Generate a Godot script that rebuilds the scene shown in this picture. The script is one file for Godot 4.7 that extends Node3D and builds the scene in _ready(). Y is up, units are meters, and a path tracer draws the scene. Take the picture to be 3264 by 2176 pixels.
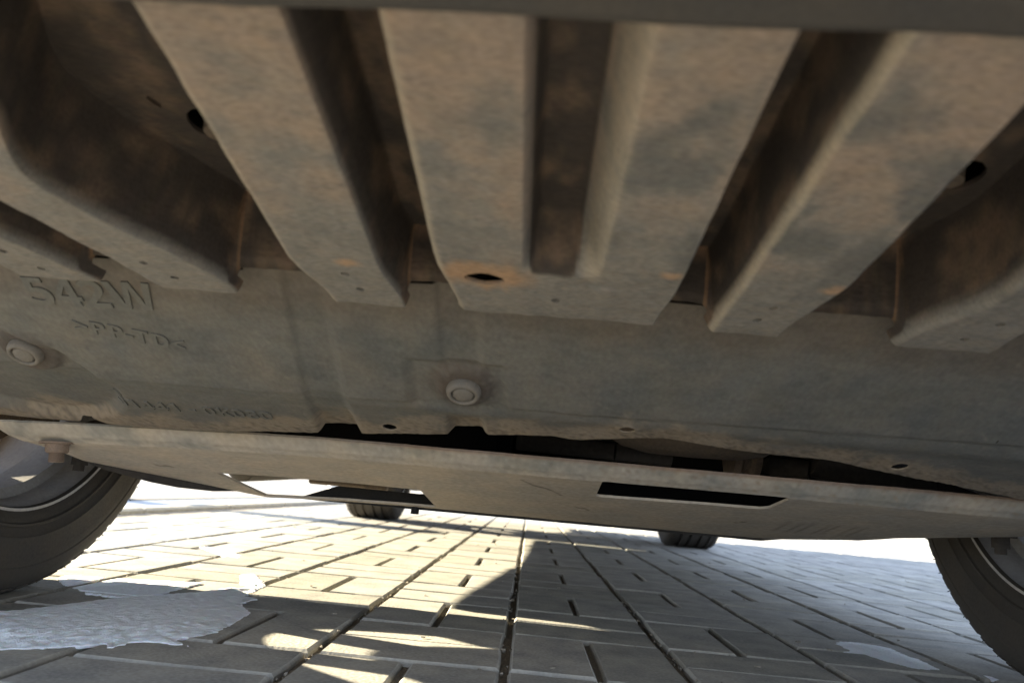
extends Node3D
# The underside of a dusty car seen from the ground in front of its bumper, on basket-weave pavers in low sun.
# D below is the distance in front of the camera (D = -z), X to the right, y up, in metres.

const HALF := 0.5
var rng := RandomNumberGenerator.new()
var fine := FastNoiseLite.new()
var broad := FastNoiseLite.new()
var M := {}

# ---------------------------------------------------------------- helpers: names and tags
func numbered(called: String, parent: Node) -> String:
	if not parent.has_node(NodePath(called)):
		return called
	var k := 1
	while parent.has_node(NodePath("%s_%03d" % [called, k])):
		k += 1
	return "%s_%03d" % [called, k]

func obj(called: String, mesh: Mesh, mat: Material, parent: Node = self) -> MeshInstance3D:
	var o := MeshInstance3D.new()
	o.name = numbered(called, parent) if parent != null else called
	o.mesh = mesh
	o.material_override = mat
	o.cast_shadow = GeometryInstance3D.SHADOW_CASTING_SETTING_ON
	parent.add_child(o, true)
	return o

func tag(o: Node, label: String, category: String, group := "") -> void:
	o.set_meta("label", label)
	o.set_meta("category", category)
	if group != "":
		o.set_meta("group", group)

func structure(called: String, mesh: Mesh, mat: Material) -> MeshInstance3D:
	var o := obj(called, mesh, mat)
	o.set_meta("kind", "structure")
	return o

# ---------------------------------------------------------------- helpers: meshes
class MB:
	var v := PackedVector3Array()
	var n := PackedVector3Array()
	var c := PackedColorArray()
	func tri(a: Vector3, b: Vector3, d: Vector3, na: Vector3, nb: Vector3, nd: Vector3, ca := Color.WHITE, cb := Color.WHITE, cd := Color.WHITE) -> void:
		var g := (b - a).cross(d - a)
		if g.length_squared() < 1e-18:
			return
		if g.dot(na + nb + nd) > 0.0:
			v.append(a); v.append(d); v.append(b)
			n.append(na); n.append(nd); n.append(nb)
			c.append(ca); c.append(cd); c.append(cb)
		else:
			v.append(a); v.append(b); v.append(d)
			n.append(na); n.append(nb); n.append(nd)
			c.append(ca); c.append(cb); c.append(cd)
	func quad(a: Vector3, b: Vector3, d: Vector3, e: Vector3, nn: Vector3, col := Color.WHITE) -> void:
		tri(a, b, d, nn, nn, nn, col, col, col)
		tri(a, d, e, nn, nn, nn, col, col, col)
	func flat(a: Vector3, b: Vector3, d: Vector3, e: Vector3, out_from: Vector3, col := Color.WHITE) -> void:
		var g := (b - a).cross(d - a)
		if g.length_squared() < 1e-18:
			g = (d - a).cross(e - a)
		g = g.normalized()
		if g.dot((a + b + d + e) * 0.25 - out_from) < 0.0:
			g = -g
		quad(a, b, d, e, g, col)
	func done() -> ArrayMesh:
		var m := ArrayMesh.new()
		var a := []
		a.resize(Mesh.ARRAY_MAX)
		a[Mesh.ARRAY_VERTEX] = v
		a[Mesh.ARRAY_NORMAL] = n
		a[Mesh.ARRAY_COLOR] = c
		m.add_surface_from_arrays(Mesh.PRIMITIVE_TRIANGLES, a)
		return m

func plain(_u: float, _v: float, _p: Vector3) -> Color:
	return Color.WHITE

# a curved sheet with thickness: pos(u, v) on its outer face, cut where inside(u, v) > 0; outer normals look towards "face"
func sheet(us: PackedFloat32Array, vs: PackedFloat32Array, pos: Callable, inside: Callable, thick: float, face: Vector3, col: Callable = plain) -> ArrayMesh:
	var mb := MB.new()
	var nu := us.size()
	var nv := vs.size()
	var P := PackedVector3Array(); P.resize(nu * nv)
	var N := PackedVector3Array(); N.resize(nu * nv)
	var C := PackedColorArray(); C.resize(nu * nv)
	var S := PackedFloat32Array(); S.resize(nu * nv)
	for j in nv:
		for i in nu:
			var k := j * nu + i
			S[k] = inside.call(us[i], vs[j])
			P[k] = pos.call(us[i], vs[j])
	var e := 0.0004
	for j in nv:
		for i in nu:
			var k := j * nu + i
			if S[k] > 0.06:
				continue
			var du: Vector3 = pos.call(us[i] + e, vs[j]) - pos.call(us[i] - e, vs[j])
			var dv: Vector3 = pos.call(us[i], vs[j] + e) - pos.call(us[i], vs[j] - e)
			var g := du.cross(dv).normalized()
			N[k] = g if g.dot(face) >= 0.0 else -g
			C[k] = col.call(us[i], vs[j], P[k])
	for j in nv - 1:
		for i in nu - 1:
			var q := [j * nu + i, j * nu + i + 1, (j + 1) * nu + i + 1, (j + 1) * nu + i]
			if S[q[0]] > 0 and S[q[1]] > 0 and S[q[2]] > 0 and S[q[3]] > 0:
				continue
			var pp := []
			var nn := []
			var cc := []
			var cut := []
			for t in 4:
				var a: int = q[t]
				var b: int = q[(t + 1) % 4]
				if S[a] <= 0.0:
					pp.append(P[a]); nn.append(N[a]); cc.append(C[a]); cut.append(false)
				if (S[a] <= 0.0) != (S[b] <= 0.0):
					var f := S[a] / (S[a] - S[b])
					var na := N[a] if N[a] != Vector3.ZERO else N[b]
					var nb := N[b] if N[b] != Vector3.ZERO else N[a]
					pp.append(P[a].lerp(P[b], f)); nn.append(na.lerp(nb, f).normalized()); cc.append(C[a].lerp(C[b], f)); cut.append(true)
			var mid := Vector3.ZERO
			for p in pp:
				mid += p
			mid /= pp.size()
			for t in range(1, pp.size() - 1):
				mb.tri(pp[0], pp[t], pp[t + 1], nn[0], nn[t], nn[t + 1], cc[0], cc[t], cc[t + 1])
				if thick > 0.0:
					mb.tri(pp[0] - nn[0] * thick, pp[t] - nn[t] * thick, pp[t + 1] - nn[t + 1] * thick, -nn[0], -nn[t], -nn[t + 1], cc[0], cc[t], cc[t + 1])
			if thick > 0.0:
				for t in pp.size():
					var r: int = (t + 1) % pp.size()
					if cut[t] and cut[r]:
						mb.flat(pp[t], pp[r], pp[r] - nn[r] * thick, pp[t] - nn[t] * thick, mid - nn[t] * thick * 0.5, cc[t])
	return mb.done()

func span(a: float, b: float, step: float) -> PackedFloat32Array:
	var out := PackedFloat32Array()
	var k := int(ceil((b - a) / step))
	for i in k + 1:
		out.append(a + (b - a) * i / k)
	return out

func sd_poly(p: Vector2, poly: PackedVector2Array) -> float:
	var d := 1e9
	var s := 1.0
	var k := poly.size() - 1
	for i in poly.size():
		var a := poly[i]
		var b := poly[k]
		var e := b - a
		var w := p - a
		var r := w - e * clampf(w.dot(e) / e.length_squared(), 0.0, 1.0)
		d = minf(d, r.length_squared())
		var c1 := p.y >= a.y
		var c2 := p.y < b.y
		var c3 := e.x * w.y > e.y * w.x
		if (c1 and c2 and c3) or (not c1 and not c2 and not c3):
			s = -s
		k = i
	return s * sqrt(d)

func poly(a: Array) -> PackedVector2Array:
	var out := PackedVector2Array()
	for i in range(0, a.size(), 2):
		out.append(Vector2(a[i], a[i + 1]))
	return out

# surface of revolution about "axis" through the origin; profile = [along, radius, ...]
func lathe(mb: MB, profile: Array, segs: int, xf: Transform3D, crease := 40.0) -> void:
	var pts := poly(profile)
	var k := pts.size()
	var seg_n := []
	for i in k - 1:
		var d := pts[i + 1] - pts[i]
		seg_n.append(Vector2(-d.y, d.x).normalized())
	for i in k - 1:
		var n0: Vector2 = seg_n[i]
		var n1: Vector2 = seg_n[i]
		if i > 0 and absf(rad_to_deg(n0.angle_to(seg_n[i - 1]))) < crease:
			n0 = (n0 + seg_n[i - 1]).normalized()
		if i < k - 2 and absf(rad_to_deg(n1.angle_to(seg_n[i + 1]))) < crease:
			n1 = (n1 + seg_n[i + 1]).normalized()
		for s in segs:
			var a0 := TAU * s / segs
			var a1 := TAU * (s + 1) / segs
			var q := []
			var nn := []
			for w in [[pts[i], n0, a0], [pts[i], n0, a1], [pts[i + 1], n1, a1], [pts[i + 1], n1, a0]]:
				q.append(xf * Vector3(w[0].x, w[0].y * cos(w[2]), w[0].y * sin(w[2])))
				nn.append((xf.basis * Vector3(w[1].x, w[1].y * cos(w[2]), w[1].y * sin(w[2]))).normalized())
			mb.tri(q[0], q[1], q[2], nn[0], nn[1], nn[2])
			mb.tri(q[0], q[2], q[3], nn[0], nn[2], nn[3])

# a box whose twelve edges are chamfered
func bevel_box(mb: MB, lo: Vector3, hi: Vector3, b: float, xf := Transform3D.IDENTITY) -> void:
	var c := (lo + hi) * 0.5
	var h := (hi - lo) * 0.5
	b = minf(b, minf(h.x, minf(h.y, h.z)) * 0.9)
	var o := xf * c
	for ax in 3:
		for s in [-1.0, 1.0]:
			var u := (ax + 1) % 3
			var w := (ax + 2) % 3
			var f := []
			for t in [[-1, -1], [1, -1], [1, 1], [-1, 1]]:
				var p := Vector3.ZERO
				p[ax] = s * h[ax]
				p[u] = t[0] * (h[u] - b)
				p[w] = t[1] * (h[w] - b)
				f.append(xf * (c + p))
			mb.flat(f[0], f[1], f[2], f[3], o)
	for ax in 3:
		var u := (ax + 1) % 3
		var w := (ax + 2) % 3
		for su in [-1.0, 1.0]:
			for sw in [-1.0, 1.0]:
				var f := []
				for t in [[-1, 0], [1, 0], [1, 1], [-1, 1]]:
					var p := Vector3.ZERO
					p[ax] = t[0] * (h[ax] - b)
					p[u] = su * (h[u] - (b if t[1] == 0 else 0.0))
					p[w] = sw * (h[w] - (0.0 if t[1] == 0 else b))
					f.append(xf * (c + p))
				mb.flat(f[0], f[1], f[2], f[3], o)
	for sx in [-1.0, 1.0]:
		for sy in [-1.0, 1.0]:
			for sz in [-1.0, 1.0]:
				var sg := Vector3(sx, sy, sz)
				var a := xf * (c + sg * (h - Vector3(0, b, b)))
				var d := xf * (c + sg * (h - Vector3(b, 0, b)))
				var e := xf * (c + sg * (h - Vector3(b, b, 0)))
				mb.flat(a, d, e, e, o)

func tube(mb: MB, pts: Array, r: float, segs := 12) -> void:
	for i in pts.size() - 1:
		var a: Vector3 = pts[i]
		var b: Vector3 = pts[i + 1]
		var d := (b - a).normalized()
		var u := d.cross(Vector3.UP if absf(d.y) < 0.9 else Vector3.RIGHT).normalized()
		var w := d.cross(u)
		for s in segs:
			var n0 := u * cos(TAU * s / segs) + w * sin(TAU * s / segs)
			var n1 := u * cos(TAU * (s + 1) / segs) + w * sin(TAU * (s + 1) / segs)
			mb.tri(a + n0 * r, a + n1 * r, b + n1 * r, n0, n1, n1)
			mb.tri(a + n0 * r, b + n1 * r, b + n0 * r, n0, n1, n0)
			mb.tri(a, a + n0 * r, a + n1 * r, -d, -d, -d)
			mb.tri(b, b + n0 * r, b + n1 * r, d, d, d)

# ---------------------------------------------------------------- helpers: materials
func lin(r: float, g: float, b: float) -> Color:
	return Color(r, g, b).linear_to_srgb()

# a tiling picture of dust and grain: multiplies a surface's colour
func grain_texture(seed_: int, freq: float, amount: float, speck: float, tint: Color, bias := 0.82) -> ImageTexture:
	var n := 512
	var a := FastNoiseLite.new()
	a.seed = seed_; a.noise_type = FastNoiseLite.TYPE_SIMPLEX_SMOOTH; a.frequency = freq; a.fractal_octaves = 5; a.fractal_gain = 0.55
	var b := FastNoiseLite.new()
	b.seed = seed_ + 7; b.noise_type = FastNoiseLite.TYPE_SIMPLEX_SMOOTH; b.frequency = 0.12; b.fractal_octaves = 3
	var ia := a.get_seamless_image(n, n)
	var ib := b.get_seamless_image(n, n)
	var da := ia.get_data()
	var db := ib.get_data()
	var out := PackedByteArray()
	out.resize(n * n * 3)
	for k in n * n:
		var fa := da[k] / 255.0 - 0.5
		var fb := db[k] / 255.0 - 0.5
		var v := bias + fa * amount + fb * speck
		if fb > 0.30:
			v += (fb - 0.30) * speck * 3.0
		if fb < -0.30:
			v += (fb + 0.30) * speck * 2.0
		var w := clampf(0.5 + fa * 1.6, 0.0, 1.0)
		out[k * 3] = int(255.0 * clampf(pow(maxf(0.0, v * lerpf(1.0, tint.r, w)), 0.4545), 0, 1))
		out[k * 3 + 1] = int(255.0 * clampf(pow(maxf(0.0, v * lerpf(1.0, tint.g, w)), 0.4545), 0, 1))
		out[k * 3 + 2] = int(255.0 * clampf(pow(maxf(0.0, v * lerpf(1.0, tint.b, w)), 0.4545), 0, 1))
	var im := Image.create_from_data(n, n, false, Image.FORMAT_RGB8, out)
	return ImageTexture.create_from_image(im)

func height_texture(seed_: int, freq: float) -> ImageTexture:
	var a := FastNoiseLite.new()
	a.seed = seed_; a.noise_type = FastNoiseLite.TYPE_SIMPLEX_SMOOTH; a.frequency = freq; a.fractal_octaves = 5; a.fractal_gain = 0.6
	return ImageTexture.create_from_image(a.get_seamless_image(512, 512))

func surface(c: Color, tex: Texture2D, scale: float, rough: float, relief: Texture2D = null, depth := 0.0, vertex := false, metal := 0.0) -> StandardMaterial3D:
	var m := StandardMaterial3D.new()
	m.albedo_color = c
	m.roughness = rough
	m.metallic = metal
	m.metallic_specular = 0.4
	if tex:
		m.albedo_texture = tex
		m.uv1_triplanar = true
		m.uv1_world_triplanar = true
		m.uv1_scale = Vector3.ONE * scale
	if relief:
		m.heightmap_enabled = true
		m.heightmap_texture = relief
		m.heightmap_scale = depth
	m.vertex_color_use_as_albedo = vertex
	return m

# ---------------------------------------------------------------- the car's curved sheets
func at(X: float, y: float, D: float) -> Vector3:
	return Vector3(X, y, -D)

func smooth(a: float, b: float, x: float) -> float:
	return smoothstep(a, b, x)

func land_edge(k: int, D: float) -> float:
	match k:
		0: return lerpf(-0.42, -0.388, smooth(0.40, 0.52, D))
		1: return lerpf(-0.372, -0.322, clampf((D - 0.43) / 0.09, 0.0, 1.0))
		2: return lerpf(-0.335, -0.284, clampf((D - 0.40) / 0.115, 0.0, 1.0))
		3: return (-0.222 - 0.068 * smooth(0.515, 0.375, D)) + 0.02 * smooth(0.375, 0.31, D)
		4: return -0.170 + 0.014 * smooth(0.45, 0.515, D)
		5: return -0.107 + 0.008 * smooth(0.45, 0.515, D)
		6: return -0.073 + 0.010 * smooth(0.44, 0.515, D)
		7: return 0.085 - 0.005 * smooth(0.45, 0.515, D)
		8: return 0.118 - 0.003 * smooth(0.45, 0.515, D)
		9: return 0.183 - 0.016 * smooth(0.42, 0.515, D)
		10: return 0.243 + 0.025 * smooth(0.515, 0.43, D)
		11: return 0.314
		12: return 0.36
		_: return 0.43

const WALL := [0.006, 0.006, 0.006, 0.006, 0.0045, 0.0045, 0.0045, 0.0045, 0.008, 0.0045, 0.006, 0.006, 0.006, 0.006]

# u runs across the tray so that every rib edge stays on one line of the mesh
func tray_x(u: float, D: float) -> float:
	var a := land_edge(0, 0.515)
	if u <= a:
		return u - a + land_edge(0, D)
	for k in range(1, 14):
		var b := land_edge(k, 0.515)
		if u <= b:
			return lerpf(land_edge(k - 1, D), land_edge(k, D), (u - a) / (b - a))
		a = b
	return u - a + land_edge(13, D)

func tray_columns() -> PackedFloat32Array:
	var want := []
	for k in 14:
		var e := land_edge(k, 0.515)
		var w: float = WALL[k]
		for i in 17:
			want.append(e + (i - 8) * w * 0.105)
		for i in 4:
			want.append(e + (w * 0.9 + i * 0.0016) * (1.0 if k % 2 == 0 else -1.0))
	for x in span(-0.018, 0.036, 0.0018):
		want.append(x)
	for x in span(-0.46, 0.46, 0.004):
		want.append(x)
	want.sort()
	var out := PackedFloat32Array()
	for x in want:
		if out.is_empty() or x - out[out.size() - 1] > 0.0005:
			out.append(x)
	return out

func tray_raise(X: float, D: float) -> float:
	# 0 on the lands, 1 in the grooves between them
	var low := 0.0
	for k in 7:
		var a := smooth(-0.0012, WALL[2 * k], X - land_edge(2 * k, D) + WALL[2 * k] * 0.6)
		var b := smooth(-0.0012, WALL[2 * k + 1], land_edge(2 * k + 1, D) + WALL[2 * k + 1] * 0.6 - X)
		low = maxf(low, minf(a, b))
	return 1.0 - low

func tray_y(X: float, D: float) -> float:
	var base := 0.36 - 0.171 * (D - 0.243)
	var r := tray_raise(X, D)
	var deep := 0.052 + 0.016 * smooth(0.16, 0.22, absf(X))
	deep = lerpf(deep, 0.015, smooth(0.497, 0.502, D))
	var y := base + r * deep
	var inner := smooth(-0.016, -0.007, X) * smooth(0.034, 0.016, X)
	y += inner * 0.034 * smooth(0.452, 0.425, D) * (1.0 - r)
	# the dimple, the pressed pads at the rear ends and small dents
	y += 0.0012 * smooth(0.435, 0.442, D) * smooth(0.095, 0.07, absf(X)) * (1.0 - r)
	y -= 0.002 * (1.0 - smooth(0.004, 0.009, Vector2(X - 0.039, D - 0.468).length()))
	# the left-hand edges are bevelled
	for k in [2, 4, 6, 8, 10]:
		var e := X - land_edge(k, D)
		y += 0.0045 * smooth(0.0062, -0.001, e) * smooth(-0.006, -0.001, e) * (1.0 - r)
	y += 0.0003 * fine.get_noise_2d(X * 600.0, D * 400.0) + 0.0012 * broad.get_noise_2d(X * 300.0, D * 200.0)
	return y

const TRAY_HOLES := [-0.274, 0.476, -0.262, 0.497, -0.361, 0.5, -0.373, 0.476, -0.134, 0.47, -0.128, 0.491, 0.007, 0.487, 0.148, 0.47, 0.144, 0.491, 0.292, 0.469, 0.284, 0.495]

func tray_rows() -> PackedFloat32Array:
	var out := span(0.203, 0.44, 0.005)
	out.append_array(span(0.4422, 0.5166, 0.0018))
	return out

func tray_cut(X: float, D: float) -> float:
	var d := maxf(maxf(absf(X) - 0.448, 0.205 - D), D - 0.5155)
	# rounded rear corners of the lands
	d = maxf(d, minf(D - 0.5045, (tray_raise(X, D) - 0.6) * 0.008))
	d = maxf(d, 0.0135 - Vector2(X + 0.0405, (D - 0.4635) * 1.75).length())
	for i in range(0, TRAY_HOLES.size(), 2):
		d = maxf(d, 0.0031 - Vector2(X - TRAY_HOLES[i], D - TRAY_HOLES[i + 1]).length())
	d = maxf(d, 0.0145 - Vector2(X + 0.217, D - 0.421).length())
	d = maxf(d, 0.0145 - Vector2(X - 0.240, D - 0.419).length())
	var s := Vector2(X + 0.2450, D - 0.4037)
	var ax := Vector2(0.65, 0.76)
	d = maxf(d, 0.0022 - (s - ax * clampf(s.dot(ax), -0.0085, 0.0085)).length())
	return d

func tray_colour(X: float, D: float, p: Vector3) -> Color:
	var n := broad.get_noise_3d(X * 200.0 + 40.0, D * 150.0, p.y * 300.0)
	var f := fine.get_noise_3d(X * 700.0, D * 300.0, p.y * 700.0)
	var grey := Color(0.192, 0.184, 0.172)
	var brown := Color(0.268, 0.208, 0.164)
	var dark := Color(0.108, 0.108, 0.106)
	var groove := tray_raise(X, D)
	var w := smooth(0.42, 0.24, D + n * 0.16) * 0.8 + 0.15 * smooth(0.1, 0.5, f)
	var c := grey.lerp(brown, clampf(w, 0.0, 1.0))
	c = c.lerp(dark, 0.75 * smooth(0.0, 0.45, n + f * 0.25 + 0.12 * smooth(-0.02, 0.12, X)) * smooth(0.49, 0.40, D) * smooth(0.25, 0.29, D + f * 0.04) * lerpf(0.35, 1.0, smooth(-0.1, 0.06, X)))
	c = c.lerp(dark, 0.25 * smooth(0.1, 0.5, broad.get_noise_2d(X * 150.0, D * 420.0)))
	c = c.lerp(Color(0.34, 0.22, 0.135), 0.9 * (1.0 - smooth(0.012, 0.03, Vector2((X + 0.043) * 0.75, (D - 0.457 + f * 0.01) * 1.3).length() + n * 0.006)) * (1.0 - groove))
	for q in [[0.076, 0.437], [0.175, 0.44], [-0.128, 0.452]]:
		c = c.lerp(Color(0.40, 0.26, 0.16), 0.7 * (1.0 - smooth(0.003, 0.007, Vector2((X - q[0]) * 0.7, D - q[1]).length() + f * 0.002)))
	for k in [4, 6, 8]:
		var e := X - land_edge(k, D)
		c = c.lerp(Color(0.36, 0.315, 0.245), 0.6 * smooth(0.0075, 0.003, e + f * 0.002) * smooth(-0.006, -0.002, e))  # light painted onto left-facing rib edges, over some rubbed wear
	c = c.lerp(Color(0.36, 0.315, 0.245), 0.5 * smooth(0.020, 0.026, X) * smooth(0.036, 0.031, X) * smooth(0.458, 0.445, D))  # same painted light on the inner groove's right wall
	var rust_shade := Color(0.044, 0.037, 0.033).lerp(Color(0.120, 0.086, 0.063), smooth(-0.15, 0.5, n + f * 0.35))  # dark tone stands in for shade in the grooves, with rust specks
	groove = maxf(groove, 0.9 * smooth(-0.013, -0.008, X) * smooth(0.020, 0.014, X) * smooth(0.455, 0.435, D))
	c = c.lerp(rust_shade, smooth(0.015, 0.16, groove))
	if D > 0.4935:
		var seam := smooth(0.995, 0.97, groove) * smooth(0.7, 0.85, groove) * smooth(0.496, 0.498, D)
		seam = maxf(seam, groove * smooth(0.4935, 0.496, D) * smooth(0.4985, 0.497, D) * smooth(-0.2, 0.2, f))
		c = c.lerp(Color(0.30, 0.175, 0.095), 0.38 * seam)
	return c

func panel_edge(X: float) -> float:
	if X < -0.44: return 0.785
	if X < -0.358: return lerpf(0.785, 0.781, (X + 0.44) / 0.082)
	if X < -0.165: return lerpf(0.781, 0.746, (X + 0.358) / 0.193)
	if X < 0.017: return lerpf(0.746, 0.710, (X + 0.165) / 0.182)
	if X < 0.037: return lerpf(0.710, 0.715, (X - 0.017) / 0.02)
	if X < 0.12: return lerpf(0.715, 0.693, (X - 0.037) / 0.083)
	if X < 0.206: return lerpf(0.693, 0.708, (X - 0.12) / 0.086)
	if X < 0.276: return lerpf(0.708, 0.711, (X - 0.206) / 0.07)
	if X < 0.324: return lerpf(0.711, 0.725, (X - 0.276) / 0.048)
	return minf(0.785, lerpf(0.725, 0.768, (X - 0.324) / 0.157))

func trough(X: float, x0: float, x1: float, w := 0.008) -> float:
	return smooth(x0 - w * 0.5, x0 + w * 0.5, X) * smooth(x1 + w * 0.5, x1 - w * 0.5, X)

func panel_y(X: float, D: float) -> float:
	var y := 0.322 - 0.57 * (D - 0.55)
	y += 0.27 * maxf(0.0, D - 0.66) * smooth(0.655, 0.685, D)
	# troughs that run to the rear edge, where they show as scallops
	var t := (D - 0.55) / 0.17
	y += trough(X, -0.200 - 0.014 * t, -0.170 - 0.006 * t) * (0.0035 + 0.0065 * smooth(0.69, 0.735, D))
	y += trough(X, -0.0815, -0.0490) * (0.0035 * smooth(0.62, 0.60, D) + 0.0085 * smooth(0.675, 0.712, D))
	# square recess round the middle bolt
	y += 0.0045 * trough(X, -0.112, -0.028, 0.012) * smooth(0.603, 0.613, D) * smooth(0.676, 0.655, D)
	y -= 0.0045 * (1.0 - smooth(0.020, 0.027, Vector2(X + 0.064, D - 0.636).length()))
	# the wide recess at the left
	var q := Vector2(X + 0.50, (D - 0.69) * 1.15).length()
	y += 0.010 * smooth(0.104, 0.088, q)
	y -= 0.006 * (1.0 - smooth(0.022, 0.032, Vector2(X + 0.458, D - 0.639).length()))
	# a shallow step across, and a rolled, battered lip
	y += 0.0016 * smooth(0.655, 0.660, D + 0.02 * X)
	y -= 0.0012 * smooth(0.0125, 0.008, Vector2(X - 0.084, D - 0.6775).length())
	y += (0.0002 * fine.get_noise_2d(X * 400.0, D * 400.0) + 0.0010 * broad.get_noise_2d(X * 110.0 + 9.0, D * 110.0))
	y -= 0.0006 * absf(fine.get_noise_2d(X * 900.0, D * 900.0)) * smooth(0.035, 0.01, panel_edge(X) - D)
	return y

func panel_cut(X: float, D: float) -> float:
	var e := panel_edge(X) + 0.0012 * fine.get_noise_2d(X * 1500.0, 3.0)
	e -= 0.012 * (1.0 - smooth(0.004, 0.016, absf(X + 0.473)))
	var front := 0.5275 if (X > -0.128 and X < 0.138) or X < -0.2245 else 0.50
	var d := maxf(maxf(absf(X) - 0.62, front - D), D - e)
	d = maxf(d, 0.0072 - Vector2(X + 0.142, (D - 0.7255) * 0.9).length())
	d = maxf(d, 0.0080 - Vector2(X - 0.084, (D - 0.6775) * 0.9).length() + 0.0006 * sin(X * 1900.0))
	d = maxf(d, 0.0074 - Vector2(X - 0.345, (D - 0.7135) * 0.9).length())
	d = maxf(d, 0.0022 - Vector2(X - 0.395, D - 0.645).length())
	return d

func panel_colour(X: float, D: float, p: Vector3) -> Color:
	var n := broad.get_noise_2d(X * 170.0 + 5.0, D * 170.0)
	var f := fine.get_noise_2d(X * 320.0, D * 900.0)
	var g := fine.get_noise_2d(X * 1100.0 + 77.0, D * 1500.0)
	var c := Color(0.136, 0.139, 0.134).lerp(Color(0.145, 0.140, 0.130), clampf(0.5 + n, 0.0, 1.0))
	c = c.lerp(Color(0.105, 0.110, 0.108), 0.6 * smooth(-0.05, 0.4, broad.get_noise_2d(X * 110.0, D * 150.0 + 20.0) + 0.45 * smooth(-0.1, 0.3, X)))
	c = c.lerp(Color(0.14, 0.115, 0.095), 0.6 * smooth(0.585, 0.545, D + n * 0.02))
	c *= 1.0 + 0.16 * f
	var lip := smooth(0.045, 0.016, panel_edge(X) - D + n * 0.03 + g * 0.008)
	c = c.lerp(Color(0.30, 0.245, 0.185), 0.65 * lip)
	c = c.lerp(Color(0.10, 0.085, 0.07), 0.65 * lip * smooth(0.05, 0.35, g + n * 0.5))
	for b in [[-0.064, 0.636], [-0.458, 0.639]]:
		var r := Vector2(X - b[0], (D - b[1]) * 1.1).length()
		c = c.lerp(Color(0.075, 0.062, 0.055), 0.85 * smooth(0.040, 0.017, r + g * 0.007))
	for b in [[-0.142, 0.7265], [0.084, 0.6775], [0.345, 0.7145]]:
		var r := Vector2(X - b[0], D - b[1]).length()
		c = c.lerp(Color(0.33, 0.28, 0.22), 0.7 * smooth(0.011, 0.0068, r + g * 0.002))
	# scratches along the panel
	var s := absf(fposmod((D + X * 0.012) * 60.0 + 0.8 * n, 1.0) - 0.5)
	c = c.lerp(Color(0.27, 0.25, 0.215), 0.25 * smooth(0.03, 0.0, s) * smooth(0.1, 0.35, broad.get_noise_2d(X * 90.0, 70.0)))
	c.a = 1.0
	return c

func plate_y(X: float, D: float) -> float:
	var y := 0.2275 - 0.7 * (D - 0.805) if D < 0.83 else 0.21 - 0.195 * (D - 0.83)
	y += 0.0016 * (1.0 - smooth(0.0, 0.007, absf(D - 0.83)))
	y -= 0.0105 * pow(clampf((-X - 0.2) / 0.37, 0.0, 2.0), 1.5)
	return y + 0.0005 * broad.get_noise_2d(X * 90.0, D * 90.0) + 0.0001 * fine.get_noise_2d(X * 500.0, D * 500.0)

var plate_outline := poly([-0.604, 0.8045, 0.60, 0.8045, 0.605, 0.86, 0.593, 0.928, 0.483, 1.010, 0.452, 1.051, 0.349, 1.106, 0.282, 1.110, 0.009, 1.106, -0.131, 1.1045, -0.262, 1.109, -0.388, 1.116, -0.401, 1.103, -0.477, 1.019, -0.499, 0.995, -0.537, 0.952, -0.560, 0.925, -0.563, 0.886, -0.577, 0.842])
var plate_hole_left := poly([-0.404, 0.959, -0.318, 0.960, -0.282, 0.964, -0.148, 0.974, -0.141, 0.980, -0.133, 1.088, -0.139, 1.094, -0.295, 1.1005, -0.386, 1.1065])
var plate_hole_right := poly([0.079, 0.8335, 0.282, 0.8335, 0.285, 0.838, 0.281, 0.894, 0.274, 0.902, 0.083, 0.916, 0.080, 0.912])

func plate_cut(X: float, D: float) -> float:
	var p := Vector2(X, D)
	var d := sd_poly(p, plate_outline) + 0.0003 * fine.get_noise_2d(X * 900.0, D * 300.0)
	d = maxf(d, -sd_poly(p, plate_hole_left))
	d = maxf(d, -sd_poly(p, plate_hole_right))
	return d

func plate_colour(X: float, D: float, p: Vector3) -> Color:
	var n := broad.get_noise_2d(X * 120.0 + 50.0, D * 160.0)
	var f := fine.get_noise_2d(X * 120.0, D * 1400.0)
	var g := fine.get_noise_2d(X * 900.0, D * 900.0)
	var c := Color(0.58, 0.515, 0.435).lerp(Color(0.49, 0.445, 0.382), smooth(-0.35, 0.4, X))
	c *= 1.0 + 0.10 * f + 0.10 * n
	if D < 0.836:
		c = c.lerp(Color(0.35, 0.34, 0.30), 0.7 * smooth(0.836, 0.826, D) * clampf(0.6 + n, 0.0, 1.0))
		c = c.lerp(Color(0.24, 0.25, 0.235), 0.45 * smooth(0.05, 0.35, n + g * 0.3))
		c = c.lerp(Color(0.36, 0.29, 0.22), 0.8 * smooth(0.25, 0.5, g) * smooth(-0.05, 0.2, X))
		c = c.lerp(Color(0.33, 0.215, 0.15), 0.7 * smooth(0.8075, 0.8052, D) * smooth(-0.35, -0.1, X))
	# hairline scratches
	for q in [[-0.01, 0.86, 0.05, 1.3], [0.06, 0.99, 0.02, 0.9], [0.27, 1.0, 0.012, -0.6], [-0.47, 0.93, 0.02, 0.4]]:
		var t: float = clampf((X - q[0]) / q[2], 0.0, 1.0)
		var dd: float = absf(D - q[1] - q[3] * q[2] * t - 0.004 * sin(t * 7.0))
		if X >= q[0] and X <= q[0] + q[2]:
			c = c.lerp(Color(0.09, 0.08, 0.065), 0.8 * smooth(0.004, 0.001, dd))
	for k in 7:
		var x0 := 0.33 + 0.016 * k + 0.003 * sin(k * 9.0)
		c = c.lerp(Color(0.12, 0.105, 0.085), 0.45 * smooth(0.0035, 0.0005, absf(X - x0 - 0.04 * (D - 1.0))) * smooth(0.95, 0.97, D) * smooth(1.05, 1.02, D))
	c.a = 1.0
	return c

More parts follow.
